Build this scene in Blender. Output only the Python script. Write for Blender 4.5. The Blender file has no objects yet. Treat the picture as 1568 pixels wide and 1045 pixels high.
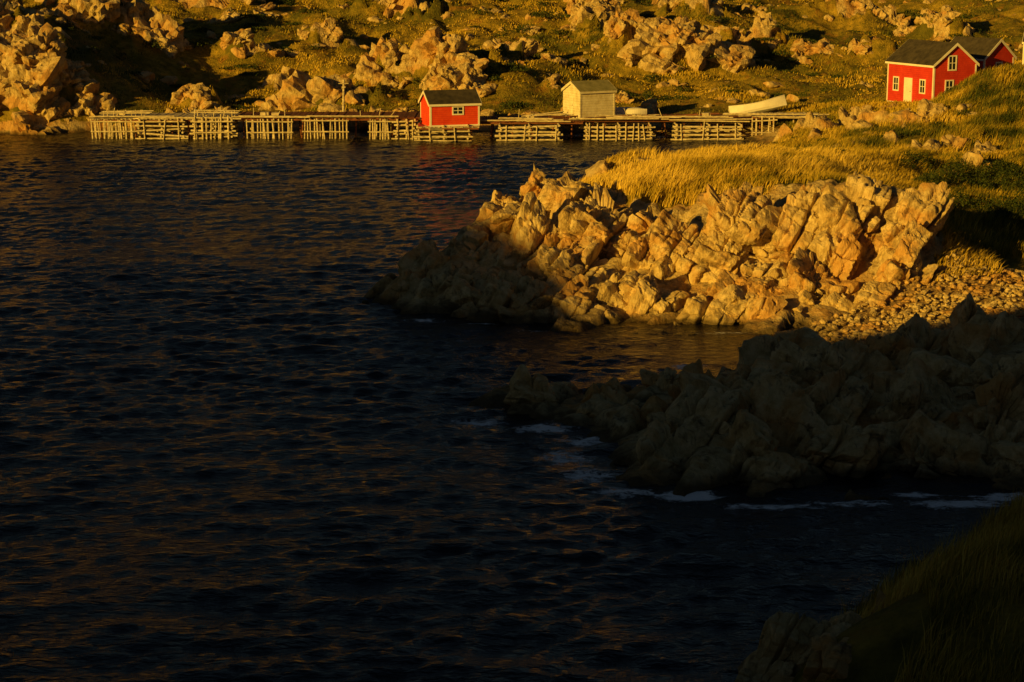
import bpy, bmesh, math, time
import numpy as np
from mathutils import Vector, Matrix
T0=time.time()
rng=np.random.default_rng(11)
scene=bpy.context.scene
scene.view_settings.view_transform='Standard'
scene.view_settings.look='None'
scene.view_settings.exposure=0

# ------------------------------------------------------------------ noise
def _hash(ix,iy,iz,seed):
    h=(ix.astype(np.uint32)*np.uint32(374761393))^(iy.astype(np.uint32)*np.uint32(668265263))^(iz.astype(np.uint32)*np.uint32(2246822519))
    h=h+np.uint32((seed*362437+12345)&0xffffffff)
    h=(h^(h>>np.uint32(13)))*np.uint32(1274126177)
    h=(h^(h>>np.uint32(15)))*np.uint32(2246822519)
    h=h^(h>>np.uint32(16))
    return h.astype(np.float64)/4294967295.0
def vnoise(p,seed=0):
    f=np.floor(p); i=f.astype(np.int64); t=p-f; t=t*t*t*(t*(t*6-15)+10)
    r=0
    for dx in (0,1):
        wx=t[:,0] if dx else 1-t[:,0]
        for dy in (0,1):
            wy=t[:,1] if dy else 1-t[:,1]
            for dz in (0,1):
                wz=t[:,2] if dz else 1-t[:,2]
                r=r+wx*wy*wz*_hash(i[:,0]+dx,i[:,1]+dy,i[:,2]+dz,seed)
    return r*2-1
def fbm(p,octv=4,seed=0,gain=.5):
    a=1;s=0;n=0
    for o in range(octv):
        s=s+a*vnoise(p*(2.03**o)+o*17.3,seed+o); n+=a; a*=gain
    return s/n
def fbm2(x,y,scale,octv=4,seed=0,gain=.5):
    p=np.stack([x/scale,y/scale,np.zeros_like(x)+.37],1)
    return fbm(p,octv,seed,gain)
def sstep(a,b,x):
    t=np.clip((x-a)/(b-a),0,1); return t*t*(3-2*t)
def inpoly(x,y,poly):
    c=np.zeros(x.shape,bool); n=len(poly); j=n-1
    for i in range(n):
        xi,yi=poly[i]; xj,yj=poly[j]
        m=((yi>y)!=(yj>y))&(x<(xj-xi)*(y-yi)/((yj-yi)+1e-12)+xi)
        c^=m; j=i
    return c
# jointed bedrock: common fracture directions (world frame)
JA=np.array([[.84,-.26,-.47],[.30,.90,.30],[.34,-.42,.84]])
JA=JA/np.linalg.norm(JA,axis=1)[:,None]
JS=np.array([.62,1.25,1.5])
def blocks(P,size,seed,warp=.35,cw=.05):
    w=np.stack([fbm(P/size*.40+7*k,2,seed+20+k) for k in range(3)],1)*warp*1.6
    c=(P@JA.T)/(size*JS)+w
    c[:,0]+=_hash(np.floor(c[:,1]).astype(np.int64),np.floor(c[:,2]).astype(np.int64),np.zeros(len(P),np.int64),seed+3)*.8
    f=np.floor(c); i=f.astype(np.int64); h=_hash(i[:,0],i[:,1],i[:,2],seed)*2-1
    fr=c-f; e=np.minimum(fr,1-fr)*JS*size; crack=np.exp(-(e.min(1)/cw)**2)
    tl=((fr-.5)*(np.stack([_hash(i[:,0],i[:,1],i[:,2],seed+k) for k in (5,6,7)],1)-.5)).sum(1)
    return h,crack,tl

# ------------------------------------------------------------------ terrain (surveyed heights, metres, plus an added shadow-casting ridge)
CP=[
(-60,80,-2),(-40,60,-2.2),(-20,100,-2.2),(-40,130,-2),(-10,130,-2.2),(-60,145,-1.8),(-20,146,-1.8),(0,146,-1.8),(10,143,-1.5),
(-10,112,-2.2),(-2,106,-2),(0,120,-2),(8,122,-1.5),(-12,90,-2),(-9,80,-1.8),(-8,84,-1.6),(-15,70,-2.2),(-2,72,-1.5),(4,71,-1.1),(8,70.4,-.7),(1,68,-1.2),
(-8,62,-2),(-5,55,-2),(0,52,-1.6),(-.4,56.5,-1.1),(5,45,-2),(10,47.5,-1.3),(14,48.5,-.8),(19,49,-.3),(-10,40,-2.2),(0,35,-2),(-20,40,-2),(-30,20,-2),
(2.3,30,-1.6),(3,26.5,-.8),(5.6,36.5,-1.3),(8.6,43,-1.2),(11,46.3,-1),(14,133,-1.2),(-60,110,-2),(-90,100,-2),(-140,120,-2),(-90,40,-2),
(-5.6,79.3,0),(-3.7,77.8,0),(-.9,76.6,0),(1,75,0),(3,74.8,0),(4.7,75.7,0),(6.7,75.3,0),(10.4,75.1,.1),(11.6,72.6,0),(10.5,69.4,0),
(-6,83,0),(-4.5,88,-.8),(-2,93,-.8),(1,99,-.6),(3,104,-.4),(8,110,-.2),(12,117,0),(15.5,124,0),(17,130,-.3),(19,134,-.4),
(-4.4,82,1.1),(-2.4,84,2.0),(-1.1,86,2.6),(1.1,90,3.3),(4.7,98,3.7),(3.2,81,1.3),(6.3,85.3,2.9),(4,87,3.5),(12.4,86.7,4.3),(11.1,77,.8),(9,82,2.4),(9,79,1.2),(13,80,1.9),(6,80,1.2),
(14.7,83.3,4.3),(17.2,82,4.0),(18.4,80,1.8),(17.2,79,1.5),(16.5,77.5,.9),(14,78,1.0),(17.6,100,4.2),(14.2,100,4.2),(8.7,95.7,4.2),(10,104,3.5),
(19.5,86,2.1),(20.5,83,1.4),(22.5,85,1.2),(21.6,94.6,2.9),(25.6,98,2.5),(29.7,112,3.7),(22,104,3.4),(20.3,115.5,3.4),
(17.2,122.5,2.4),(22.7,125,3.2),(27,125,4.5),(30.3,125,6.5),(38,125,7.6),(50,125,9),(35,105,4.5),(45,100,7),(35,85,3.5),(50,85,7),
(13.3,74.2,.3),(15.5,75,.5),(18.5,77.0,.75),(12.5,70.5,.2),(15.5,71.5,.55),(20.5,77,.9),(24,79,1.2),(30,75,2),
(-.4,63.2,.1),(-.2,61,0),(1.8,60,.2),(3.5,59.6,.2),(3.4,55.3,.1),(3.4,52.8,.1),(5.7,51.6,.0),(7.5,52.2,.1),(10.2,52.2,.1),(12.4,53,.1),(14.5,52.6,.1),
(10,67.4,.3),(7.7,66,.2),(4.6,64.3,.2),(5.8,56,.6),(5.3,62.5,.4),(11,62,.7),(14.2,66,1.1),(18.6,68,1.3),(14.4,57,.5),(18,58,1.1),(9,58,.5),(25,60,3),(25,70,2.2),(40,65,6),(22,52,1),
(0,0,13.2),(0,-20,14),(10,0,13),(-10,0,12),(0,10,7),(0,18,1.5),(-8,18,0),(-20,10,1),(-20,0,5),(4.4,29,3.0),(8,28,5),(5.2,31.5,2.5),(7.1,35,2.5),(8.5,35,3.2),(10.4,40.8,1.9),
(12.4,43.8,2.0),(14,41,3.8),(20,42,6),(12,30,6),(15,20,9.5),(7,20,6.5),(4,22,4),(30,30,11),(40,40,11),(30,0,14),
(-33,158,.2),(-20,158.5,.2),(-8,158.5,.2),(4,158,.5),(14,155,.4),(20,150,.3),(22,143,0),(21,138,-.3),
(-42,156,.0),(-40,161,4.4),(-36,161,3.6),(-33.5,158,.1),(-52,156,0),(-50,161,3.5),(-70,158,.5),(-90,155,0),(-40,175,7.8),(-52,175,8),
(-25,163,1.3),(-10,163,1.4),(5,163,1.6),(-29,168,1.3),(-29,176,2.2),(-28,180,3.4),(-10,180,4.4),(5,181,4.1),(-25,195,6.6),(0,195,6.4),(12,193,5.8),(-30,215,9.4),(0,215,9.2),(25,215,8.6),
(15,161,1.6),(24,150,1.5),(28,140,2.3),(31,152,2.6),(38,156,3.4),(46,150,5),(23.6,168,2),(24,188,2.9),(14,176,2.2),(35,200,4.3),(53,195,5.2),(34,225,7.5),(60,225,9),(55,170,4.5),(40,172,2.9),
(-60,200,11),(0,260,16),(-60,260,18),(60,260,17),(0,350,34),(-120,350,34),(120,350,34),(-120,200,14),(120,200,14),(100,130,14),(90,70,14),(90,0,16),(0,600,45),(400,600,45),(-400,600,45),(400,100,30),(-400,300,20),(-400,100,-2),(-250,60,-2),
(0,-100,14),(-300,-200,10),(300,-200,20),(-300,-30,-2)]
CP=np.array(CP,float)
def _phi(r2): return -np.sqrt(r2+1.2)
def _solve():
    n=len(CP); d=((CP[:,None,:2]-CP[None,:,:2])**2).sum(2)
    A=np.zeros((n+1,n+1)); A[:n,:n]=_phi(d)-np.eye(n)*.02; A[:n,n]=1; A[n,:n]=1
    return np.linalg.solve(A,np.append(CP[:,2],0))
WT=_solve()
def rbf(x,y):
    out=np.zeros(len(x))
    for a in range(0,len(x),40000):
        b=slice(a,a+40000)
        d=(x[b,None]-CP[None,:,0])**2+(y[b,None]-CP[None,:,1])**2
        out[b]=_phi(d)@WT[:-1]+WT[-1]
    return out
RX=[-270,-200,-150,-120,-112,-105,-100,-96,-92.5,-88,-81,-76,-71,-66,-50,-35,-15,0]  # added unseen ridge left behind camera, crest shaped to place the foreground shadow
RZ=[-3,28,38,37.2,37,35.8,33.8,31.2,29.7,29.1,29.0,29.7,31.5,33,28,20,13,-3]
MID=[(-6.3,78.5),(-1,75),(4,73.6),(12,73.8),(14,76),(18,79),(18.8,82),(16.5,85.2),(12.5,86.3),(8,86.3),(5,88),(3.2,94),(1,97),(-1,94),(-3,88),(-7,84)]
MIDS=[(-4.6,79.6),(-1,76.8),(4,75.3),(12,75.5),(16.5,78),(14,78.6),(8,78.2),(3,79.5),(0,84),(-4,83)]
MIDF=[(-3,81),(3,77.5),(12,77.3),(17,79.5),(17.5,82.5),(12,84),(7,84),(4,86.5),(1,90),(-1,87)]
NEAR=[(-1.6,64.5),(-1.4,60.5),(3,58.8),(3,52),(6,50.5),(16,51),(40,50),(40,71),(24,73),(18,71),(13.5,68),(9.5,68.3),(4,66)]
BEACH=[(9.5,67.5),(14,67.5),(19,71),(26,75),(26,81),(20,82.5),(17.6,79),(13,76),(10.5,73)]
CL=[ # far outcrops: x,y,rx,ry,n,smin,smax,raise
(-41.5,160,5,3,26,1.8,4.4,3.0),(-39,183,6,4,26,1.4,4.2,3.6),(-48,172,5,4,20,1.2,3.2,1.5),(-27,164.5,1.8,1.4,8,1.0,2.6,1.4),(-25.5,184,2.6,1.6,8,.8,2.2,1.2),(-21,177,1.8,1.4,6,.6,1.6,.6),
(-14.5,166.5,3.4,2.,16,1.0,3.2,1.9),(-9,174,5.4,2.2,22,1.0,3.2,2.2),(-5,169,2.8,1.6,12,1,2.8,1.6),(.5,188,3.2,1.2,8,.8,2.0,1.0),(-1,175,2,1.2,6,.6,1.6,.6),(4,170,1.4,1.2,5,.6,1.5,.5),(1.5,180,3,1.4,8,.6,1.8,.8),
(8.0,198,1.8,6,20,1.0,3.0,2.4),(10.5,186.5,1.8,2.,10,1,2.6,1.8),(16.3,186,4.0,2.4,22,1.3,3.8,2.8),(25,198,4.6,2.2,18,1.0,3.0,2.2),(30.5,195,2.6,1.3,10,.8,2.4,1.4),(36.5,194,3,1.5,8,.8,2.2,1.2),
(46,206,3,2.8,14,1,2.8,2.1),(38,215,5,2.4,12,.8,2.4,1.5),(-34,205,7,3,14,1,2.6,1.7),(-12,206,6,2.4,12,.8,2.4,1.4),(52,190,2.6,1.6,8,.6,1.9,.8),(-18,190,3,1.5,8,.7,2.0,1.1),(20,208,4,2,8,.8,2,1.0),(-3,216,5,2,8,.8,2,1.0)]
def rockmask(x,y,z):
    jx=x+1.2*fbm2(x,y,2.2,3,5); jy=y+1.2*fbm2(x,y,2.2,3,6)
    m=(inpoly(jx,jy,MID)|inpoly(jx,jy,NEAR)).astype(float)
    shore=(z<.75+.5*fbm2(x,y,3,2,9)).astype(float)
    m=np.maximum(m,shore)
    for c in CL:
        d=((jx-c[0])/c[2])**2+((jy-c[1])/c[3])**2
        m=np.maximum(m,(d<.6+.9*fbm2(x,y,2.5,2,12)).astype(float)*.9)
    return m
def crag(x,y):
    P=np.stack([x,y,np.zeros_like(x)],1)
    h,c,t=blocks(P,2.2,31,cw=.09); h2,c2,t2=blocks(P,.9,57,cw=.07)
    return .48*h+.75*t-.28*c+.11*h2+.22*t2-.08*c2+.08*fbm2(x,y,1.3,4,33)
def H(x,y):
    x=np.asarray(x,float); y=np.asarray(y,float)
    z=rbf(x,y)
    g=np.exp(-((y+30)/26.)**2)
    rid=np.interp(x,RX,RZ)*g-3*(1-g)+.3*fbm2(x,y,9,3,3)
    ok=(y<35)&(x<-12)
    z=np.where(ok,np.maximum(z,rid),z)
    for c in CL:
        z=z+c[7]*np.exp(-((((x-c[0])/c[2])**2+((y-c[1])/c[3])**2))**1.5)
    far=sstep(158,170,y)*np.clip(z/2,0,1)
    rg=1-np.abs(fbm2(x+.3*y,y,7,3,202))*2
    z=z+far*(1.4*fbm2(x,y,11,4,1)+.8*fbm2(x,y,4,3,2)+.8*(rg-.6))
    mid=sstep(0.3,2.0,z)*(1-sstep(135,158,y))
    z=z+mid*(.42*fbm2(x,y,4.5,4,8))
    near=inpoly(x,y,MID)|inpoly(x,y,NEAR)
    q=(y>156)&(y<226)&(x>-60)&(x<62)
    cm=np.zeros(len(x))
    if q.any():
        xx,yy=x[q],y[q]; mm=np.zeros(len(xx))
        for c in CL: mm=np.maximum(mm,sstep(1.5,.5,((xx-c[0])/c[2])**2+((yy-c[1])/c[3])**2))
        cm[q]=mm
    sel=near|(cm>.01)
    if sel.any():
        z=z.copy(); z[sel]+=crag(x[sel],y[sel])*np.where(near[sel],.75,cm[sel]*1.8)
    return np.maximum(z,-3)

# ------------------------------------------------------------------ helpers
def link(o): scene.collection.objects.link(o); return o
def mesh_np(name,V,faces_flat,loop_start,mats=(),attrs=None,smooth=True):
    me=bpy.data.meshes.new(name)
    V=np.ascontiguousarray(V,dtype=np.float32)
    me.vertices.add(len(V)); me.vertices.foreach_set('co',V.ravel())
    me.loops.add(len(faces_flat)); me.loops.foreach_set('vertex_index',np.asarray(faces_flat,dtype=np.int32))
    me.polygons.add(len(loop_start)); me.polygons.foreach_set('loop_start',np.asarray(loop_start,dtype=np.int32))
    me.update(calc_edges=True)
    me.polygons.foreach_set('use_smooth',np.full(len(loop_start),smooth,dtype=bool))
    for m in mats: me.materials.append(m)
    if attrs:
        for k,v in attrs.items():
            a=me.attributes.new(k,'FLOAT','POINT'); a.data.foreach_set('value',np.asarray(v,dtype=np.float32))
    me.update()
    return link(bpy.data.objects.new(name,me))
def grid_mesh(name,xs,ys,Z,mats,attrs=None):
    nx,ny=len(xs),len(ys)
    X,Y=np.meshgrid(xs,ys)
    V=np.stack([X.ravel(),Y.ravel(),Z.ravel()],1)
    i=np.arange(nx-1)[None,:]+np.arange(ny-1)[:,None]*nx
    F=np.stack([i,i+1,i+1+nx,i+nx],-1).reshape(-1,4)
    return mesh_np(name,V,F.ravel(),np.arange(len(F))*4,mats,attrs)

class NB:
    def __init__(s,name):
        s.m=bpy.data.materials.new(name); s.m.use_nodes=True; s.t=s.m.node_tree; s.n=s.t.nodes; s.l=s.t.links
        s.b=s.n['Principled BSDF']
        s.geo=s.n.new('ShaderNodeNewGeometry')
    def mapping(s,scale=(1,1,1),rot=(0,0,0)):
        k=s.n.new('ShaderNodeMapping'); k.inputs['Scale'].default_value=scale; k.inputs['Rotation'].default_value=rot
        s.l.new(s.geo.outputs['Position'],k.inputs['Vector']); return k.outputs[0]
    def noise(s,scale,detail=4,rough=.55,vec=None,dist=0):
        k=s.n.new('ShaderNodeTexNoise'); k.inputs['Scale'].default_value=scale; k.inputs['Detail'].default_value=detail; k.inputs['Roughness'].default_value=rough; k.inputs['Distortion'].default_value=dist
        s.l.new(vec if vec else s.geo.outputs['Position'],k.inputs['Vector']); return k.outputs['Fac']
    def voro(s,scale,feature='DISTANCE_TO_EDGE',vec=None):
        k=s.n.new('ShaderNodeTexVoronoi'); k.feature=feature; k.inputs['Scale'].default_value=scale
        s.l.new(vec if vec else s.geo.outputs['Position'],k.inputs['Vector']); return k.outputs['Distance']
    def ramp(s,fac,stops):
        k=s.n.new('ShaderNodeValToRGB'); e=k.color_ramp.elements
        while len(e)<len(stops): e.new(.5)
        for q,(p,c) in zip(e,stops):
            q.position=p; q.color=(c if len(c)==4 else (*c,1)) if not isinstance(c,(int,float)) else (c,c,c,1)
        s.l.new(fac,k.inputs[0]); return k.outputs[0]
    def mix(s,f,a,b,mode='MIX'):
        k=s.n.new('ShaderNodeMix'); k.data_type='RGBA'; k.blend_type=mode
        for v,i in ((f,0),(a,6),(b,7)):
            if isinstance(v,(int,float)): k.inputs[i].default_value=v
            elif isinstance(v,tuple): k.inputs[i].default_value=(*v,1)
            else: s.l.new(v,k.inputs[i])
        return k.outputs[2]
    def math(s,op,a,b=0,c=None):
        k=s.n.new('ShaderNodeMath'); k.operation=op
        for v,i in ((a,0),(b,1),(c,2)):
            if v is None: continue
            if isinstance(v,(int,float)): k.inputs[i].default_value=v
            else: s.l.new(v,k.inputs[i])
        return k.outputs[0]
    def attr(s,name):
        k=s.n.new('ShaderNodeAttribute'); k.attribute_name=name; return k.outputs['Fac']
    def posz(s):
        k=s.n.new('ShaderNodeSeparateXYZ'); s.l.new(s.geo.outputs['Position'],k.inputs[0]); return k.outputs[2]
    def bump(s,h,strength,dist,prev=None):
        k=s.n.new('ShaderNodeBump'); k.inputs['Strength'].default_value=strength; k.inputs['Distance'].default_value=dist
        s.l.new(h,k.inputs['Height'])
        if prev: s.l.new(prev,k.inputs['Normal'])
        return k.outputs[0]
    def done(s,col=None,rough=None,nor=None,spec=.3):
        if col is not None:
            if isinstance(col,tuple): s.b.inputs['Base Color'].default_value=(*col,1)
            else: s.l.new(col,s.b.inputs['Base Color'])
        if rough is not None:
            if isinstance(rough,(int,float)): s.b.inputs['Roughness'].default_value=rough
            else: s.l.new(rough,s.b.inputs['Roughness'])
        if nor is not None: s.l.new(nor,s.b.inputs['Normal'])
        s.b.inputs['Specular IOR Level'].default_value=spec
        return s.m

def rock_color(b,k=1.0):
    n1=b.noise(.45,5,.6); n2=b.noise(1.9,8,.74); n3=b.noise(1.0,7,.78,dist=.6)
    st=b.noise(2.4,6,.7,b.mapping((1.7,1.0,.28),(.12,.48,.3)),.3)
    q=lambda *c: tuple(v*k for v in c)
    c=b.ramp(n2,[(.30,q(.27,.18,.07)),(.44,q(.56,.41,.17)),(.60,q(.76,.60,.30))])
    c=b.mix(b.ramp(st,[(.56,0.),(.66,.75)]),c,q(.15,.10,.045))
    c=b.mix(b.ramp(n1,[(.48,0.),(.60,.6)]),c,q(.60,.29,.055))
    c=b.mix(b.ramp(n3,[(.55,0.),(.64,.8)]),c,q(.12,.085,.04))
    z=b.math('ADD',b.posz(),b.math('MULTIPLY',b.noise(.9,3),.9))
    wet=b.ramp(b.math('MULTIPLY',z,.5),[(.26,1.),(.42,0.)])
    c=b.mix(b.math('MULTIPLY',wet,.85),c,(.05,.035,.018))
    return c
def rock_bump(b):
    n=b.bump(b.noise(2.0,9,.68,b.mapping((1.5,1,.45),(.1,.45,.3))),1.0,.20,None)
    n=b.bump(b.noise(11,6,.7),.8,.03,n)
    return n
b=NB('rock_material'); M_ROCK=b.done(rock_color(b),.88,rock_bump(b),.25)
b=NB('hill_rock_material'); M_HROCK=b.done(rock_color(b,.85),.9,rock_bump(b),.2)
b=NB('ground_material')
g1=b.noise(.13,5,.65); g2=b.noise(1.3,5,.7); g3=b.noise(.5,4,.6,dist=.5)
g=b.ramp(g2,[(.3,(.10,.08,.012)),(.5,(.30,.215,.025)),(.7,(.52,.35,.045))])
g=b.mix(b.ramp(g1,[(.44,0.),(.58,.85)]),g,b.mix(g2,(.03,.045,.008),(.15,.14,.02)))
g=b.mix(b.ramp(g3,[(.56,0.),(.68,.6)]),g,(.36,.16,.03))
r=b.attr('rock'); be=b.attr('beach')
rm=b.ramp(b.math('ADD',r,b.math('MULTIPLY',b.math('SUBTRACT',b.noise(1.8,4,.7),.5),1.3)),[(.42,0.),(.58,1.)])
col=b.mix(rm,g,rock_color(b,.9))
pb=b.voro(6,'F1'); pc=b.ramp(b.noise(7,3,.8),[(.3,(.16,.10,.045)),(.5,(.38,.25,.10)),(.7,(.60,.45,.22))])
col=b.mix(b.ramp(be,[(.4,0.),(.6,1.)]),col,pc)
n=rock_bump(b); n=b.bump(pb,.5,.08,n)
M_GROUND=b.done(col,.92,n,.15)

def blade_mat(name,stops,trans=.0):
    b=NB(name); t=b.attr('tint')
    c=b.ramp(t,stops)
    b.done(c,.75,None,.15)
    return b.m
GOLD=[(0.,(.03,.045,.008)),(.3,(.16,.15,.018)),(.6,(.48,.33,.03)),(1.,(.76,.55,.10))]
M_GRASS=blade_mat('grass_material',GOLD)
M_SHRUB=blade_mat('shrub_material',[(0.,(.015,.03,.008)),(.6,(.045,.065,.012)),(1.,(.09,.10,.02))])

def wood(name,c1,c2,sc=3):
    b=NB(name); v=b.mapping((1,1,3)); nn=b.noise(sc,5,.7,v)
    return b.done(b.ramp(nn,[(.3,c1),(.68,c2)]),.85,b.bump(b.noise(14,4,.7),.4,.02),.2)
M_WOOD=wood('weathered_wood',(.26,.20,.12),(.84,.74,.50))
M_DECK=wood('dark_deck_wood',(.10,.035,.02),(.30,.12,.06))
def paint(name,c1,c2,rough=.6,boards=0.):
    b=NB(name); nn=b.noise(1.8,6,.7); c=b.ramp(nn,[(.35,c1),(.65,c2)])
    nor=None
    if boards:
        z=b.math('FRACT',b.math('DIVIDE',b.posz(),boards))
        c=b.mix(b.ramp(z,[(0.,.55),(.16,0.)]),c,(c1[0]*.35,c1[1]*.35,c1[2]*.35))
        nor=b.bump(z,.6,.03)
    return b.done(c,rough,nor,.3)
M_RED=paint('red_paint',(.54,.035,.02),(.68,.055,.03),.6,.16)
M_RED2=paint('red_shed_paint',(.70,.05,.015),(.84,.09,.022),.6,.16)
M_WHITE=paint('white_paint',(.76,.72,.62),(.88,.85,.76))
M_OLDW=paint('old_white_clapboard',(.62,.54,.34),(.88,.83,.64),.7,.2)
M_ROOF=paint('dark_roof_felt',(.035,.03,.022),(.09,.075,.05),.8)
M_ROOFG=paint('mossy_roof',(.20,.19,.08),(.36,.33,.16),.9)
b=NB('window_glass'); M_GLASS=b.done((.02,.025,.03),.08,None,.5)
M_STONE=paint('foundation_stone',(.2,.17,.13),(.34,.3,.22),.9)

# ------------------------------------------------------------------ ground sheet
def rngs(*seg):
    o=[]
    for a,bb,s in seg: o.append(np.arange(a,bb,s))
    return np.concatenate(o+[np.array([seg[-1][1]])]).astype(float)
xs=rngs((-1500,-260,62),(-260,-60,2.5),(-60,-10,.4),(-10,32,.2),(32,62,.4),(62,302,5),(302,1502,60))
ys=rngs((-400,-80,20),(-80,22,2),(22,50,.3),(50,100,.2),(100,132,.3),(132,150,.5),(150,226,.33),(226,300,2),(300,1500,40))
X,Y=np.meshgrid(xs,ys); fx=X.ravel(); fy=Y.ravel()
Z=H(fx,fy)
rk=rockmask(fx,fy,Z)
be=inpoly(fx+.6*fbm2(fx,fy,1.5,2,55),fy,BEACH).astype(float)
ground=grid_mesh('ground',xs,ys,Z,[M_GROUND],{'rock':rk,'beach':be})
print('ground',time.time()-T0)

# ------------------------------------------------------------------ water
wx=rngs((-1500,-60,90),(-60,-46,2),(-46,31,.2),(31,60,2),(60,1500,90))
wy=rngs((-400,20,30),(20,36,1),(36,90,.13),(90,163,.25),(163,200,4),(200,1500,130))
X,Y=np.meshgrid(wx,wy); fx=X.ravel(); fy=Y.ravel()
wz=np.zeros(len(fx)); r2=np.random.default_rng(5)
for k in range(60):
    lam=.55*(4.0/.55)**(r2.random()**1.6); ang=math.radians(104)+r2.normal()*.48
    amp=.0070*lam**.5*(.6+.8*r2.random())
    kx,ky=math.cos(ang)*2*math.pi/lam,math.sin(ang)*2*math.pi/lam
    wz+=amp*np.sin(kx*fx+ky*fy+r2.random()*6.28+1.2*fbm2(fx,fy,7,1,200+k%5)*1.0)
gust=.7+.6*fbm2(fx,fy,14,3,41)
inside=(fx>-46)&(fx<31)&(fy>36)&(fy<163)
cove=1-.75*np.exp(-(((fx-9)/5)**2+((fy-71)/3.5)**2))
wz=np.where(inside,wz*gust*cove,0)
FO=[(4.9,51.2,1.2,.6,1.3),(3.2,51.6,1.2,.6,1.1),(12.3,50.4,1.8,.6,1.2),(13.8,51.1,1.6,.6,1.15),(11.3,51.3,1.1,.4,1.1),(11.6,54,.6,.25,.8),(7.2,50.2,2.4,.5,.95),(9.5,50.4,2,.5,.95),
(1.0,58.7,1.4,.7,1.15),(2.3,57.2,1.2,1.,1.05),(1.6,55.2,1.4,1.5,.95),(2.2,53.3,1.2,1.1,1.),(-3.6,76.4,1.2,.5,.9),(-1.5,75.7,1.3,.5,.85),(1,74.3,1.3,.4,.75),(6.4,67.8,.9,.6,1.1),(5.4,66.5,1.,.5,.95),(-1.2,59.6,1.4,.7,.95),(12,69.4,.8,.5,.8),(9.3,69.6,1,.5,.85),(8.5,74,1.8,.45,.8),(2,65.8,1.6,.5,.7)]
fo=np.zeros(len(fx))
for a,b_,sx,sy,w in FO: fo=np.maximum(fo,w*np.exp(-(((fx-a)/sx)**2+((fy-b_)/sy)**2)))
b=NB('water_material')
m1=b.mapping((.8,1.5,1),(0,0,.12)); m2=b.mapping((.7,1.35,1),(0,0,-.3))
nor=b.bump(b.noise(1.9,4,.6,m1),1.0,.12)
nor=b.bump(b.noise(5.0,4,.6,m2),1.0,.055,nor)
f=b.attr('foam')
fz=b.math('ADD',f,b.math('MULTIPLY',b.math('SUBTRACT',b.noise(3.2,9,.8,b.mapping((.8,1.5,1)),.6),.5),2.6))
fr=b.ramp(fz,[(.70,0.),(1.0,1.)])
fr=b.math('MULTIPLY',fr,b.ramp(f,[(.1,0.),(.35,1.)]))
col=b.mix(fr,(.003,.0045,.009),(.88,.9,.92))
M_WATER=b.done(col,b.ramp(fr,[(0.,.10),(1.,.8)]),nor,.5)
b.b.inputs['IOR'].default_value=1.33
water=grid_mesh('water',wx,wy,wz,[M_WATER],{'foam':fo})
print('water',time.time()-T0)

# ------------------------------------------------------------------ rocks
def ico(sub):
    bm=bmesh.new(); bmesh.ops.create_icosphere(bm,subdivisions=sub,radius=1)
    V=np.array([v.co[:] for v in bm.verts]); F=np.array([[v.index for v in f.verts] for f in bm.faces]); bm.free(); return V,F
ICO={k:ico(k) for k in (1,2,3,4,5,6)}
def rotm(rx,ry,rz): return np.array(Matrix.Rotation(rz,3,'Z')@Matrix.Rotation(ry,3,'Y')@Matrix.Rotation(rx,3,'X'))
def make_rocks(name,specs,sub,mat,amp=.22,bsize=1.0,seed=1,jit=.14,cw=.05,sub2=.24):
    """specs: (x,y,z,sx,sy,sz,rx,ry,rz)  jointed angular blocks"""
    D,F=ICO[sub]; r=np.random.default_rng(seed); VV=[];RR=[];SS=[]
    base=np.concatenate([JA,-JA])
    for s in specs:
        N=base+r.normal(size=base.shape)*jit
        N=np.concatenate([N,r.normal(size=(5,3))]); N/=np.linalg.norm(N,axis=1)[:,None]
        h=np.concatenate([r.uniform(.5,.8,6),r.uniform(.68,.95,5)])
        R=rotm(*s[6:9]); Nl=N@R
        q=np.maximum(D@Nl.T,1e-3)/h[None,:]
        rad=1/((q**60).sum(1)**(1/60.)); rad=np.minimum(rad,1.25)
        p=D*rad[:,None]*np.array(s[3:6])[None,:]
        p=p@R.T; d=D@R.T
        VV.append(p+np.array(s[:3])[None,:]); RR.append(d); SS.append(np.full(len(D),(s[3]*s[4]*s[5])**(1/3)))
    V=np.concatenate(VV); RD=np.concatenate(RR); S=np.concatenate(SS)
    if sub>=3 and amp:
        h,c,t=blocks(V,bsize,61+seed,cw=cw); dd=amp*(.75*h+1.5*t)-amp*.7*c
        if sub>=4:
            h,c,t=blocks(V,bsize*.40,91+seed,cw=cw*.7); dd+=amp*sub2*(.6*h+1.2*t)-amp*.22*c
        dd+=fbm(V*1.6,4,71)*.14*amp/.3
        V=V+RD*(dd*np.minimum(S,1.2))[:,None]
    n=len(D); FF=(F[None]+ (np.arange(len(specs))*n)[:,None,None]).reshape(-1,3)
    return mesh_np(name,V,FF.ravel(),np.arange(len(FF))*3,[mat],None,smooth=False)
def scatter(poly,n,smin,smax,r,elong=(1,.85,1.1),tilt=.3,sink=.35,pw=2.0):
    P=np.array(poly); out=[]; lo=P.min(0); hi=P.max(0); pts=[]
    while len(pts)<n:
        c=r.uniform(lo,hi,(n*3,2)); c=c[inpoly(c[:,0],c[:,1],poly)]; pts+=list(map(tuple,c))
    pts=np.array(pts[:n]); z=H(pts[:,0],pts[:,1])
    for (x,y),zz in zip(pts,z):
        if zz<-.6: continue
        s=smin+(smax-smin)*r.random()**pw
        out.append((x,y,zz-sink*s+.1,s*elong[0]*r.uniform(.7,1.3),s*elong[1]*r.uniform(.7,1.2),s*elong[2]*r.uniform(.6,1.15),r.normal()*.2,tilt+r.normal()*.25,r.uniform(-.8,.8)))
    return out
r=np.random.default_rng(21)
hz=lambda x,y: float(H(np.array([x]),np.array([y]))[0])
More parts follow.
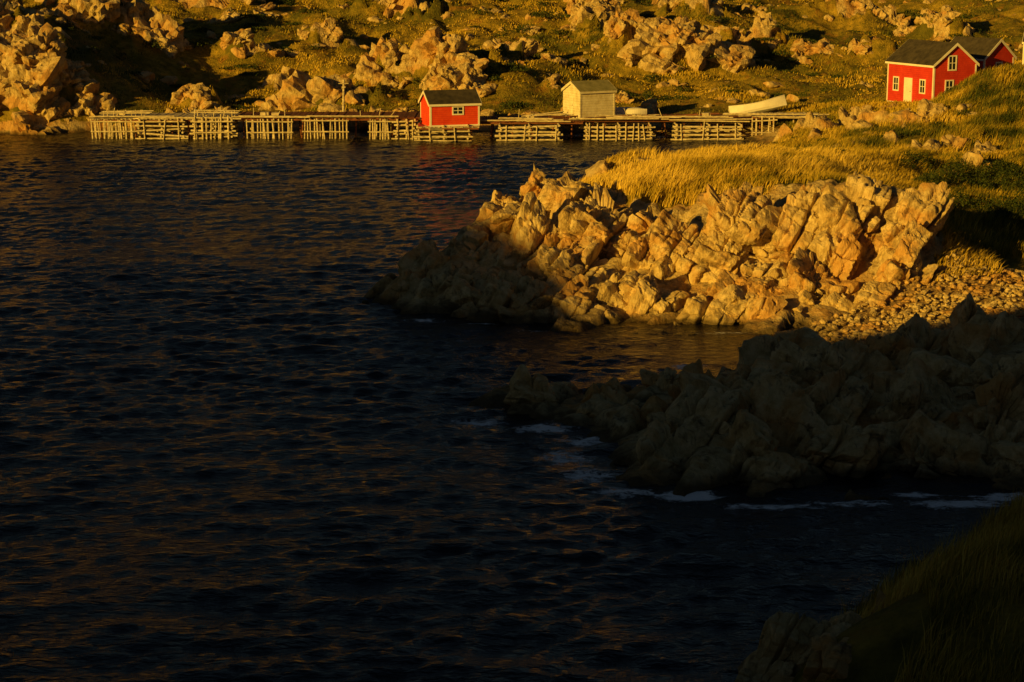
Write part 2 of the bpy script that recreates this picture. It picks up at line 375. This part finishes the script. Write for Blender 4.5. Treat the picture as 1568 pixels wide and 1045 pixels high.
big=[(17.0,81.0,2.5,1.9,1.6,2.7),(14.6,81.6,2.6,2.1,1.8,2.9),(12.2,81.4,2.2,2.1,1.9,3.0),(9.8,82,2.1,2.3,2.0,2.8),(7.2,81.8,1.6,2.3,2.2,2.6),
(12.6,78.4,.8,2.0,1.6,1.7),(10.0,78.6,.9,1.9,1.5,1.8),(16.4,78.8,1.0,1.5,1.2,1.3),(4.0,83.5,1.8,2.5,2.2,2.5),(1.6,86.5,2.2,2.4,2.0,2.1),(2.8,80.6,.8,2.0,1.7,1.8),
(5.6,77.9,.6,1.8,1.5,1.5),(2.4,77.4,.3,1.5,1.2,1.0),(0,78.3,.3,1.5,1.4,1.2),(-2.2,80,.5,1.8,1.6,1.4),(-4.0,80.8,.3,1.5,1.5,1.4),(-1.4,83.6,1.3,1.8,1.8,1.5),(14.9,77.4,.5,1.0,.9,.8),(8.2,76.6,.2,1.5,.9,.7),(0.6,82,1.1,1.5,1.4,1.5),(-.2,88,2.1,1.5,1.8,1.5)]
sp=[(a,b_,c,d,e,f_,r.normal()*.12,.32+r.normal()*.12,r.uniform(-.4,.4)) for a,b_,c,d,e,f_ in big]
make_rocks('rocky_outcrop',sp,6,M_ROCK,.52,2.1,3,cw=.08)
make_rocks('outcrop_blocks',scatter(MIDF,30,.7,1.9,r,(1.0,.95,1.4),.35,.3,1.4),5,M_ROCK,.34,1.6,14,cw=.06)
make_rocks('outcrop_boulders',scatter(MIDS,95,.25,1.2,r),4,M_ROCK,.12,1.2,4,jit=.3)
nb=[(5.9,55.8,.2,1.6,1.4,1.6),(4.8,54,.0,1.4,1.2,1.1),(7.6,57.7,.25,1.9,1.6,1.3),(10,57.2,.25,1.8,1.5,1.4),(12.4,57.6,.25,2.0,1.5,1.4),(5.4,63.0,.2,.65,.65,1.4),(3.1,61.9,.2,.42,.42,1.1),(11,62.2,.4,2.2,1.5,1.5),(8.2,61.4,.2,1.7,1.2,1.2),
(13.9,64.3,.7,1.9,1.5,1.6),(16.4,61,.7,2.2,1.6,1.5),(15,57.3,.4,1.8,1.5,1.5),(17,66.7,.9,1.9,1.4,1.1),(9.2,54.4,.1,1.7,1.4,1.3),(12,54.4,.1,1.8,1.2,1.1),(14.5,54.6,.2,1.5,1.2,1.2),(1.0,61.9,-.05,1.7,.9,.65),(7.2,53.2,.0,1.4,1.1,.9),(3.4,60.6,.0,1.4,1.0,.8),(6.4,59.8,.2,1.7,1.2,1.1),(19.5,57,.8,2,1.6,1.5)]
sp=[(a,b_,c,d,e,f_,r.normal()*.2,.35+r.normal()*.25,r.uniform(-.8,.8)) for a,b_,c,d,e,f_ in nb]
make_rocks('shore_rocks',sp,6,M_ROCK,.44,1.8,5,jit=.22,cw=.07,sub2=.2)
NS=[(-.6,63.6),(-.4,61.3),(4,60),(4.5,54),(7,52),(16,52.3),(30,52),(30,70),(20,70),(13.5,66.8),(9.5,66.8),(5,65)]
make_rocks('shore_boulders',scatter(NS,190,.25,1.7,r,(1.05,.9,.95),.3,.1,2.2),4,M_ROCK,.13,1.4,6,jit=.35)
sp=[(4.6,30.0,3.55,.95,.7,.95,.1,.3,.2),(5.5,30.4,3.35,.75,.6,.8,0,.2,.7),(3.95,29.4,3.1,.75,.6,.8,.2,.1,.2),(5.2,28.9,3.5,.8,.7,.7,.2,.4,1.2),(6.3,31.4,3.3,.42,.35,.75,0,.3,.2),(6.9,31.9,3.1,.38,.35,.5,0,.3,.2)]
make_rocks('bank_rocks',sp,6,M_ROCK,.22,1.0,8,cw=.03)
sp=[]
for c in CL:
    for k in range(int(c[4])):
        x=c[0]+r.normal()*c[2]*.6; y=c[1]+r.normal()*c[3]*.6
        s=c[5]+(c[6]-c[5])*r.random()**1.7
        sp.append([x,y,-.38*s,s*r.uniform(.6,1.2),s*r.uniform(.6,1.),s*r.uniform(.6,1.0),r.normal()*.2,.3+r.normal()*.2,r.uniform(-.6,.6)])
for k in range(520):
    x,y=r.uniform(-58,62),r.uniform(162,235); s=.25+1.1*r.random()**2
    sp.append([x,y,-.25*s,*(s*r.uniform(.6,1.2,3)*np.array([1.3,1,.75])),0,.2,r.uniform(0,3)])
for k in range(80):
    sp.append([r.uniform(-46,12),r.uniform(157.5,161.5),0,*(r.uniform(.3,1.4)*r.uniform(.6,1.2,3)*np.array([1.1,1,.9])),0,.2,r.uniform(0,3)])
for k in range(34):
    sp.append([r.uniform(16.5,23),r.uniform(121.5,126.5),-.1,*(r.uniform(.5,1.7)*r.uniform(.7,1.1,3)),0,.2,r.uniform(0,3)])
for k in range(16):
    sp.append([r.uniform(25,31),r.uniform(148,153),0,*(r.uniform(.2,.7)*r.uniform(.7,1.1,3)),0,.2,r.uniform(0,3)])
for k in range(40):
    s=.35+.9*r.random()**2
    sp.append([r.uniform(19,33),r.uniform(100,122),-.1*s,*(s*r.uniform(.7,1.1,3)*np.array([1.5,1,.8])),0,.2,r.uniform(0,3)])
for k in range(12):
    sp.append([r.uniform(4,9),r.uniform(88,98),-.1,*(r.uniform(.3,1.0)*r.uniform(.7,1.1,3)*np.array([1.4,1,.7])),0,.2,r.uniform(0,3)])
A=np.array(sp); zz=H(A[:,0],A[:,1]); A[:,2]+=zz
A=A[zz>-.5]; big_=A[:,3]*A[:,4]>1.2
make_rocks('hillside_crags',[tuple(q) for q in A[big_]],4,M_HROCK,.40,1.8,9,cw=.12,jit=.2)
make_rocks('hillside_rocks',[tuple(q) for q in A[~big_]],3,M_HROCK,.2,1.,12,jit=.3)
pp=scatter(BEACH,3200,.05,.26,r,(1,1,.7),0,.1,3.0)
make_rocks('beach_pebbles',pp,1,M_ROCK,0,1,10)
print('rocks',time.time()-T0)

# ------------------------------------------------------------------ grass
def blades(name,px,py,h,w,tint,lean,mat,droop=.35,seed=1):
    r=np.random.default_rng(seed); n=len(px); pz=H(px,py)-.03
    a=r.uniform(0,math.pi,n); dx=np.cos(a)*w; dy=np.sin(a)*w
    lx=lean[0]*h+r.normal(size=n)*.22*h; ly=lean[1]*h+r.normal(size=n)*.22*h
    V=np.zeros((n,5,3))
    V[:,0]=np.stack([px-dx,py-dy,pz],1); V[:,1]=np.stack([px+dx,py+dy,pz],1)
    mx=px+lx*.35; my=py+ly*.35; mz=pz+h*.6
    V[:,2]=np.stack([mx+dx*.7,my+dy*.7,mz],1); V[:,3]=np.stack([mx-dx*.7,my-dy*.7,mz],1)
    V[:,4]=np.stack([px+lx,py+ly,pz+h*(1-droop*r.random(n)*.5)],1)
    base=np.arange(n)*5
    F=np.stack([base,base+1,base+2,base+3,base+3,base+2,base+4],1).ravel()
    ls=np.stack([np.arange(n)*7,np.arange(n)*7+4],1).ravel()
    return mesh_np(name,V.reshape(-1,3),F,ls,[mat],{'tint':np.repeat(tint,5)},smooth=False)
def gpoints(x0,x1,y0,y1,n,r,zmin=1.0,dens=None,rockcut=True):
    x=r.uniform(x0,x1,n); y=r.uniform(y0,y1,n); z=rbf(x,y)
    k=z>zmin
    if rockcut: k&=rockmask(x,y,z)<.5
    x=x[k];y=y[k]
    if dens is not None:
        k=r.random(len(x))<dens(x,y); x=x[k];y=y[k]
    return x,y
r=np.random.default_rng(33)
x,y=gpoints(3,38,78,135,380000,r,1.2,lambda x,y: np.clip(.55+1.3*fbm2(x,y,2.2,3,81)+.3*sstep(18,8,x),.03,1))
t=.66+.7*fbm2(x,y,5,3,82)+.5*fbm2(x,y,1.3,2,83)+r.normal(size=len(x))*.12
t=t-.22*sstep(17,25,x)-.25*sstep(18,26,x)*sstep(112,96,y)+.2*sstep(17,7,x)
h=(.42+.35*fbm2(x,y,2.4,2,84)+.22*sstep(18,8,x)*sstep(104,90,y))*r.uniform(.6,1.3,len(x))
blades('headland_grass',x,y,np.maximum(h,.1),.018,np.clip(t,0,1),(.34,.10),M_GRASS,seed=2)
x,y=gpoints(3.4,17,22,46,130000,r,.9,lambda x,y: np.clip(.55+1.0*fbm2(x,y,1.5,3,86),.1,1),False)
t=np.clip(.6+.7*fbm2(x,y,1.6,3,87)+r.normal(size=len(x))*.14,0,1)
h=(.42+.36*fbm2(x,y,1.2,2,88))*r.uniform(.6,1.5,len(x))
k=(((x-4.9)/1.75)**2+((y-29.3)/2.2)**2)>1; x,y,t,h=x[k],y[k],t[k],h[k]
blades('bank_grass',x,y,h,.009,t,(.26,.1),M_GRASS,seed=3)
x,y=gpoints(-62,66,159,236,240000,r,.9,lambda x,y: np.clip(.5+1.4*fbm2(x,y,3.5,3,91),.03,1))
t=np.clip(.46+1.0*fbm2(x,y,8,4,92)+.4*fbm2(x,y,1.6,2,93)+r.normal(size=len(x))*.04,0,.7)
h=(.22+.25*fbm2(x,y,4,3,94))*r.uniform(.5,1.3,len(x))
blades('hillside_grass',x,y,np.maximum(h,.05),.04,t,(.2,.1),M_GRASS,seed=4)
x,y=gpoints(20,60,134,160,50000,r,.9)
t=np.clip(.5+.6*fbm2(x,y,5,3,95)+r.normal(size=len(x))*.06,0,.9)
blades('meadow_grass',x,y,r.uniform(.15,.4,len(x)),.03,t,(.2,.1),M_GRASS,seed=5)
def leafmass(name,cl,per,size,mat,seed):
    r=np.random.default_rng(seed); P=[]
    for cx,cy,rad,hh in cl:
        n=int(per*rad*rad*1.0)+20; d=r.normal(size=(n,3)); d/=np.linalg.norm(d,axis=1)[:,None]; q=r.random(n)**.4
        P.append(np.stack([cx+d[:,0]*rad*q,cy+d[:,1]*rad*q,hz(cx,cy)+np.abs(d[:,2])*hh*q],1))
    P=np.concatenate(P); n=len(P); u=r.normal(size=(n,3)); u/=np.linalg.norm(u,axis=1)[:,None]
    v=np.cross(u,r.normal(size=(n,3))); v/=np.linalg.norm(v,axis=1)[:,None]
    s=(size*r.uniform(.6,1.4,n))[:,None]
    V=np.stack([P-u*s,P+v*s*.5,P+u*s,P-v*s*.5],1).reshape(-1,3)
    F=np.arange(n*4); return mesh_np(name,V,F,np.arange(n)*4,[mat],{'tint':np.repeat(r.random(n),4)},smooth=False)
cl=[(r.uniform(20.5,27),r.uniform(90,103),r.uniform(.4,1.0),r.uniform(.4,.95)) for _ in range(46)]
cl+=[(r.uniform(12.5,15.5),r.uniform(87.5,91),r.uniform(.3,.7),r.uniform(.2,.5)) for _ in range(20)]
cl+=[(r.uniform(12,33),r.uniform(96,124),r.uniform(.2,.7),r.uniform(.15,.5)) for _ in range(60)]
leafmass('shrubs',cl,900,.055,M_SHRUB,7)
cl=[]
for k in range(620):
    x=r.uniform(-58,62); y=r.uniform(163,232)
    cl.append((x,y,r.uniform(.4,1.5),r.uniform(.2,.75)))
f=fbm2(np.array([c[0] for c in cl]),np.array([c[1] for c in cl]),9,3,97); cl=[c for c,v in zip(cl,f) if v>-.06]
leafmass('hillside_shrubs',cl,150,.10,M_SHRUB,8)
print('veg',time.time()-T0)

# ------------------------------------------------------------------ solid part builder
class PB:
    def __init__(s): s.V=[];s.F=[];s.M=[]
    def add(s,V,F,m=0):
        o=len(s.V); s.V+=[tuple(v) for v in V]; s.F+=[tuple(i+o for i in f) for f in F]; s.M+=[m]*len(F)
    def box(s,x0,x1,y0,y1,z0,z1,m=0):
        V=[(x,y,z) for z in (z0,z1) for y in (y0,y1) for x in (x0,x1)]
        s.add(V,[(0,2,3,1),(4,5,7,6),(0,1,5,4),(2,6,7,3),(0,4,6,2),(1,3,7,5)],m)
    def pole(s,a,b_,r0,r1=None,m=0,n=7):
        r1=r1 or r0*.85; a=Vector(a); b_=Vector(b_); d=(b_-a).normalized()
        u=d.orthogonal().normalized(); v=d.cross(u)
        V=[]
        for c,rr in ((a,r0),(b_,r1)):
            for k in range(n):
                t=2*math.pi*k/n; V.append(c+u*math.cos(t)*rr+v*math.sin(t)*rr)
        F=[(k,(k+1)%n,(k+1)%n+n,k+n) for k in range(n)]+[tuple(range(n-1,-1,-1)),tuple(range(n,2*n))]
        s.add(V,F,m)
    def obj(s,name,mats,parent=None):
        me=bpy.data.meshes.new(name); me.from_pydata(s.V,[],s.F)
        for m in mats: me.materials.append(m)
        me.polygons.foreach_set('material_index',s.M); me.update()
        o=link(bpy.data.objects.new(name,me))
        if parent: o.parent=parent
        return o

def building(name,loc,rdeg,L,W,h,rise,wall,roof,openings=(),over=.15,found=.8,corner=True,trim=None,rake=True):
    trim=trim or M_WHITE
    e=link(bpy.data.objects.new(name,None)); e.location=loc; e.rotation_euler=(0,0,math.radians(rdeg))
    l,w=L/2,W/2
    p=PB()
    V=[(-l,-w,0),(l,-w,0),(l,w,0),(-l,w,0),(-l,-w,h),(l,-w,h),(l,w,h),(-l,w,h),(-l,0,h+rise),(l,0,h+rise)]
    p.add(V,[(0,1,5,4),(2,3,7,6),(1,2,6,9,5),(3,0,4,8,7),(0,3,2,1)])
    p.obj('walls',[wall],e)
    p=PB(); p.box(-l+.03,l-.03,-w+.03,w-.03,-found,0); p.obj('foundation',[M_STONE],e)
    p=PB(); sl=math.hypot(w,rise); nx,nz=rise/sl,w/sl; th=.09
    for sg in (-1,1):
        ey=sg*(w+over); ez=h-rise/w*over
        a=Vector((0,ey,ez+.02)); c=Vector((0,0,h+rise+.02)); nrm=Vector((0,sg*nx,nz))*th
        V=[]
        for xx in (-l-over,l+over):
            for q in (a,c,c+Vector((0,0,th/nz)),a+nrm): V.append((xx,q.y,q.z))
        p.add(V,[(0,1,2,3),(7,6,5,4),(0,3,7,4),(3,2,6,7),(2,1,5,6),(1,0,4,5)])
    p.obj('roof',[roof],e)
    p=PB(); tw=.11
    if corner:
        for sx in (-1,1):
            for sy in (-1,1):
                p.box(sx*l-(tw if sx>0 else .025),sx*l+(.025 if sx>0 else tw),sy*w-(tw if sy>0 else .025),sy*w+(.025 if sy>0 else tw),0,h-.03)
    p.box(-l-over,l+over,-w-over-.03,-w-over,h-rise/w*over-.1,h-rise/w*over+.08)
    if rake:
        for sx in (-1,1):
            x0=sx*(l+over); x1=x0+sx*.035
            for sg in (-1,1):
                a=(sg*(w+over),h-rise/w*over-.1); c=(0,h+rise-.1)
                V=[(xx,yy,zz+dz) for xx in (x0,x1) for (yy,zz) in (a,c) for dz in (0,.22)]
                p.add(V,[(0,1,3,2),(4,6,7,5),(0,4,5,1),(2,3,7,6),(1,5,7,3),(0,2,6,4)])
    p.box(-l-.03,l+.03,-w-.03,-w-.004,-.02,.1)
    p.box(l+.004,l+.03,-w,w,-.02,.1)
    p.obj('trim',[trim],e)
    k=0
    for (face,u,z,ww,hh,kind) in openings:
        k+=1
        def M(x,y,zz,face=face,u=u):
            if face=='front': return Vector((u+x,-w+y,zz))
            if face=='right': return Vector((l-y,u+x,zz))
            return Vector((-l+y,u-x,zz))
        def bx(p,x0,x1,y0,y1,z0,z1,m):
            V=[M(x,y,zz) for zz in (z0,z1) for y in (y0,y1) for x in (x0,x1)]
            p.add(V,[(0,2,3,1),(4,5,7,6),(0,1,5,4),(2,6,7,3),(0,4,6,2),(1,3,7,5)],m)
        p=PB(); f=.1
        if kind=='window':
            bx(p,-ww/2,ww/2,-.012,.02,z,z+hh,1)
            bx(p,-ww/2-f,-ww/2,-.05,.0,z-f,z+hh+f,0); bx(p,ww/2,ww/2+f,-.05,0,z-f,z+hh+f,0)
            bx(p,-ww/2,ww/2,-.05,0,z+hh,z+hh+f,0); bx(p,-ww/2,ww/2,-.06,0,z-f,z,0)
            bx(p,-.025,.025,-.035,0,z,z+hh,0); bx(p,-ww/2,ww/2,-.032,0,z+hh/2-.025,z+hh/2+.025,0)
            p.obj('window_%d'%k,[trim,M_GLASS],e)
        else:
            bx(p,-ww/2,ww/2,-.03,0,z,z+hh,0); bx(p,-ww/2-f,-ww/2,-.05,0,z,z+hh+f,0); bx(p,ww/2,ww/2+f,-.05,0,z,z+hh+f,0); bx(p,-ww/2,ww/2,-.05,0,z+hh,z+hh+f,0)
            bx(p,ww/2-.14,ww/2-.08,-.07,-.03,z+.95,z+1.01,1)
            p.obj('door',[M_WHITE if kind=='door' else M_OLDW,M_GLASS],e)
    return e
building('red_fishing_shed',(-4.9,151.2,1.15),18,4.0,2.8,1.75,.85,M_RED2,M_ROOF,[('front',.25,.95,.75,.5,'window')],over=.14,found=.3)
building('white_shed',(6.2,154.6,1.45),28,3.2,2.7,2.15,.65,M_OLDW,M_ROOFG,[('left',0.1,.05,.8,1.7,'olddoor')],over=.12,found=.8,trim=M_OLDW)
building('red_house',(33.6,154.3,2.55),-67,6.3,4.0,3.3,1.55,M_RED,M_ROOF,[('front',-1.9,1.05,.6,.95,'window'),('front',-.2,.05,.9,1.95,'door'),('front',1.75,1.05,.6,.95,'window'),
  ('right',-.3,2.9,.62,1.0,'window'),('right',-.5,1.05,.62,.95,'window')],over=.16)
building('red_house',(38.6,160,3.5),-57,4.8,3.4,2.5,1.4,M_RED,M_ROOF,[('right',0,1.3,.6,.75,'window')],over=.16)
building('white_outbuilding',(48.4,176,4.4),-20,3.2,3,2.0,.8,M_WHITE,M_ROOF,[('front',0,.9,.6,.7,'window')],over=.1)

# ------------------------------------------------------------------ pier
r=np.random.default_rng(77)
p=PB()
def vert_seg(x0,x1,yf,top,extra=.0,step=.27):
    x=x0
    while x<=x1:
        for yy,pr in ((yf,1),(yf+1.6,.5),(yf+3.4,.3)):
            if r.random()<pr:
                tx=r.normal()*.11
                p.pole((x+r.normal()*.04,yy+r.normal()*.06,-1.2),(x+tx,yy+r.normal()*.05,top+extra*r.random()),.065*r.uniform(.75,1.25),None,0)
        x+=step*r.uniform(.7,1.35)
    for zz in (top-.12,.55):
        p.pole((x0-.1,yf-.1,zz+r.normal()*.03),(x1+.1,yf-.1,zz+r.normal()*.05),.06,.055,0)
def crib_seg(x0,x1,yf,top,verts=3):
    z=.05
    while z<top:
        p.pole((x0-r.uniform(0,.35),yf+r.normal()*.04,z+r.normal()*.05),(x1+r.uniform(0,.35),yf+r.normal()*.04,z+r.normal()*.08),.085*r.uniform(.75,1.2),None,0)
        p.pole((x0,yf+2.6,z),(x1,yf+2.6,z+r.normal()*.04),.08,None,0)
        for xx in np.linspace(x0+.1,x1-.1,3):
            p.pole((xx+r.normal()*.05,yf-.28,z+.15),(xx,yf+3.0,z+.15),.08,None,0)
        z+=.33
    for k in range(verts):
        xx=x0+(x1-x0)*(k+.5)/verts+r.normal()*.15
        p.pole((xx,yf-.15,-1),(xx+r.normal()*.12,yf-.13,top+r.uniform(0,.25)),.06,None,0)
V_=[(-33.2,-29.7),(-20.9,-17.4),(-16.5,-13.0),(-11.3,-9.4)]
for a,c in V_: vert_seg(a,c,151.4,1.5,.12)
crib_seg(-29.5,-25.9,151.2,1.45,3); crib_seg(-25.2,-22.0,151.2,1.4,6); vert_seg(-25.0,-22.2,151.0,1.5,.5,.5)
crib_seg(-9.2,-7.6,151.2,1.4,5); crib_seg(-7.4,-3.3,149.6,1.05,2); crib_seg(-1.0,3.7,150.0,1.1,4); crib_seg(5.8,11.0,150.2,1.2,8); crib_seg(12.8,18.0,150.4,1.25,4)
vert_seg(19.0,20.8,151,1.6,.2,.4); vert_seg(22.4,24,152,1.7,.2,.6)
def deck(x0,x1,y0,y1,z,m):
    for yy in np.linspace(y0+.15,y1-.15,4): p.pole((x0,yy,z-.12),(x1,yy,z-.12),.09,.08,1)
    x=x0
    while x<x1:
        wd=.16*r.uniform(.8,1.2); p.box(x,x+wd-.015,y0-r.uniform(0,.22),y1+r.uniform(0,.2),z+r.normal()*.012,z+.05+r.normal()*.012,m); x+=wd
    n=int((x1-x0)/1.4)
    for k in range(n):
        xx=x0+(k+.5)*(x1-x0)/n
        for yy in (y0+.6,y0+2.6): p.pole((xx+r.normal()*.1,yy,-1.4),(xx+r.normal()*.2,yy,z-.1),.07,None,1)
deck(-33.3,-22,151.3,156.5,1.55,0); deck(-22,-7.4,151.5,157,1.6,1); deck(-7.4,-2.6,149.5,156,1.08,0); deck(-2.6,5.6,151.3,156,1.35,1); deck(5.6,19,151.6,156,1.5,1); deck(19,24.6,151.6,154.5,1.75,0)
for x0,x1,z in [(-33.4,-26,1.72),(-30,-21.8,1.62),(-22,-16,1.74),(-16,-9,1.76),(-2.4,4,1.4),(-1.5,3.2,1.62),(4.5,11.6,1.55),(8,13.4,1.7),(12.4,18.8,1.45),(12.6,17.4,1.72),(17,24.8,1.95),(19.4,24.4,1.72)]:
    for k in range(2): p.pole((x0+r.normal()*.3,151.2-.1*k+r.normal()*.1,z+.06*k),(x1+r.normal()*.3,151.2-.1*k+r.normal()*.1,z+.06*k+r.normal()*.06),.06,.05,0)
for x0,x1 in [(-32.4,-29),(-25.2,-22.1)]:
    for x in np.arange(x0,x1,.75):
        p.pole((x,152,1.5),(x+r.normal()*.1,152,2.05+r.random()*.35),.04,None,0); p.pole((x,153.6,1.5),(x+r.normal()*.1,153.6,2.1),.04,None,0)
    for yy in (152,152.8,153.6): p.pole((x0-.3,yy,2.0+r.normal()*.03),(x1+.3,yy,2.0+r.normal()*.05),.045,None,0)
for x in (-20.5,-18.7,-18.0,-12,-10.6,-9.9,.5,9.3,12.0,14.8):
    p.pole((x,152,1.4),(x+r.normal()*.35,152.1,2.1+r.random()*.3),.035,None,0)
for x,z in ((-31.5,1.65),(-20.1,1.7),(-19.2,1.7),(9.6,1.6),(15.2,1.6),(1.2,1.45)):
    p.box(x,x+r.uniform(.4,1.1),153,153.7,z,z+r.uniform(.15,.35),0)
for k in range(14):
    x=r.uniform(0,19); p.pole((x,153+r.normal()*.6,1.62),(x+r.uniform(1.5,4),153.5+r.normal()*.6,1.7+r.normal()*.1),.06,None,int(r.random()<.4))
p.obj('wooden_pier',[M_WOOD,M_DECK])
p=PB(); p.pole((-13.9,157.8,.8),(-13.8,157.8,4.2),.11,.09,0,9); p.box(-13.96,-13.66,157.66,157.94,3.55,3.67,0); p.pole((-14.25,157.7,3.9),(-13.4,157.7,3.9),.03,.03,0); p.obj('mooring_post',[M_WOOD])

# ------------------------------------------------------------------ boats
def boat(name,loc,rz,roll,L,Bm,D,mat_h,flip=False,pitch=0):
    p=PB(); ns=17; sec=[]
    for i in range(ns):
        s=i/(ns-1)
        bw=Bm/2*(1-abs(2*s-.85)**2.6/1.5) if s<.98 else .02
        bw=max(bw,.02)
        sheer=D*(.9+.55*(2*s-.9)**2); keel=D*.35*max(0,s-.72)**1.2*3
        x=(s-.5)*L+(.12*L*(max(0,s-.85)) )
        row=[]
        for (u,v) in [(0,0),(.55,.03),(.82,.25),(.94,.6),(1,1)]:
            row.append((x,u*bw,keel+v*(sheer-keel)))
        full=[(a,-b_,c) for a,b_,c in row[::-1]]+row[1:]
        sec.append(full)
    m=len(sec[0]); V=[v for s_ in sec for v in s_]
    inner=[(a*.985,b_*.93,c+(.04 if k%m not in(0,m-1) else 0)) for k,(a,b_,c) in enumerate(V)]
    F=[];G=[]
    for i in range(ns-1):
        for k in range(m-1):
            q=i*m+k; F.append((q,q+1,q+m+1,q+m)); G.append((q,q+m,q+m+1,q+1))
    p.add(V,F+[tuple(range(m))],0); p.add(inner,G+[tuple(range(m-1,-1,-1))],1)
    for i in range(ns-1):
        for k in (0,m-1):
            a=Vector(V[i*m+k]); c=Vector(V[(i+1)*m+k]); p.pole(a,c,.035,.035,0,5)
    if not flip:
        for s in (.3,.52,.74):
            i=int(s*(ns-1)); y_=V[i*m][1]; zt=V[i*m][2]*.72; xx=V[i*m][0]; p.box(xx-.12,xx+.12,y_*.93,-y_*.93,zt,zt+.04,1)
    o=p.obj(name,[mat_h,M_WOOD]); o.location=loc
    o.rotation_euler=(roll+(math.pi if flip else 0),pitch,rz)
    return o
boat('white_rowboat',(20.1,156.2,hz(20.1,156.2)+.45),.02,-.55,4.6,1.2,.7,M_WHITE,False,-.2)
boat('upturned_skiff',(9.6,155.6,2.1),-.1,.1,2.6,1.1,.45,M_WHITE,True)

# ------------------------------------------------------------------ light, sky, camera
EL=math.radians(12); hx,hy=-.68,-.733
to=Vector((hx*math.cos(EL),hy*math.cos(EL),math.sin(EL)))
sd=bpy.data.lights.new('sun','SUN'); sd.energy=5; sd.angle=math.radians(.5); sd.color=(1.0,.575,.075)
so=link(bpy.data.objects.new('sun',sd)); so.rotation_euler=to.to_track_quat('Z','Y').to_euler(); so.location=(-60,-60,60)
w=bpy.data.worlds.new('World'); scene.world=w; w.use_nodes=True
nt=w.node_tree; bg=nt.nodes['Background']; sk=nt.nodes.new('ShaderNodeTexSky'); sk.sky_type='NISHITA'; sk.sun_disc=False
sk.sun_elevation=EL; sk.sun_rotation=math.atan2(hx,hy)%(2*math.pi); sk.dust_density=.6; sk.air_density=1.2; sk.ozone_density=2.0
nt.links.new(sk.outputs[0],bg.inputs[0]); bg.inputs[1].default_value=.0135
cd=bpy.data.cameras.new('camera'); co=link(bpy.data.objects.new('camera',cd)); cd.lens=67.18; cd.sensor_width=36; cd.clip_end=5000; cd.clip_start=.5
co.location=(0,0,15); co.rotation_euler=(math.radians(90-11.7),0,0)
scene.camera=co
print('done',time.time()-T0)
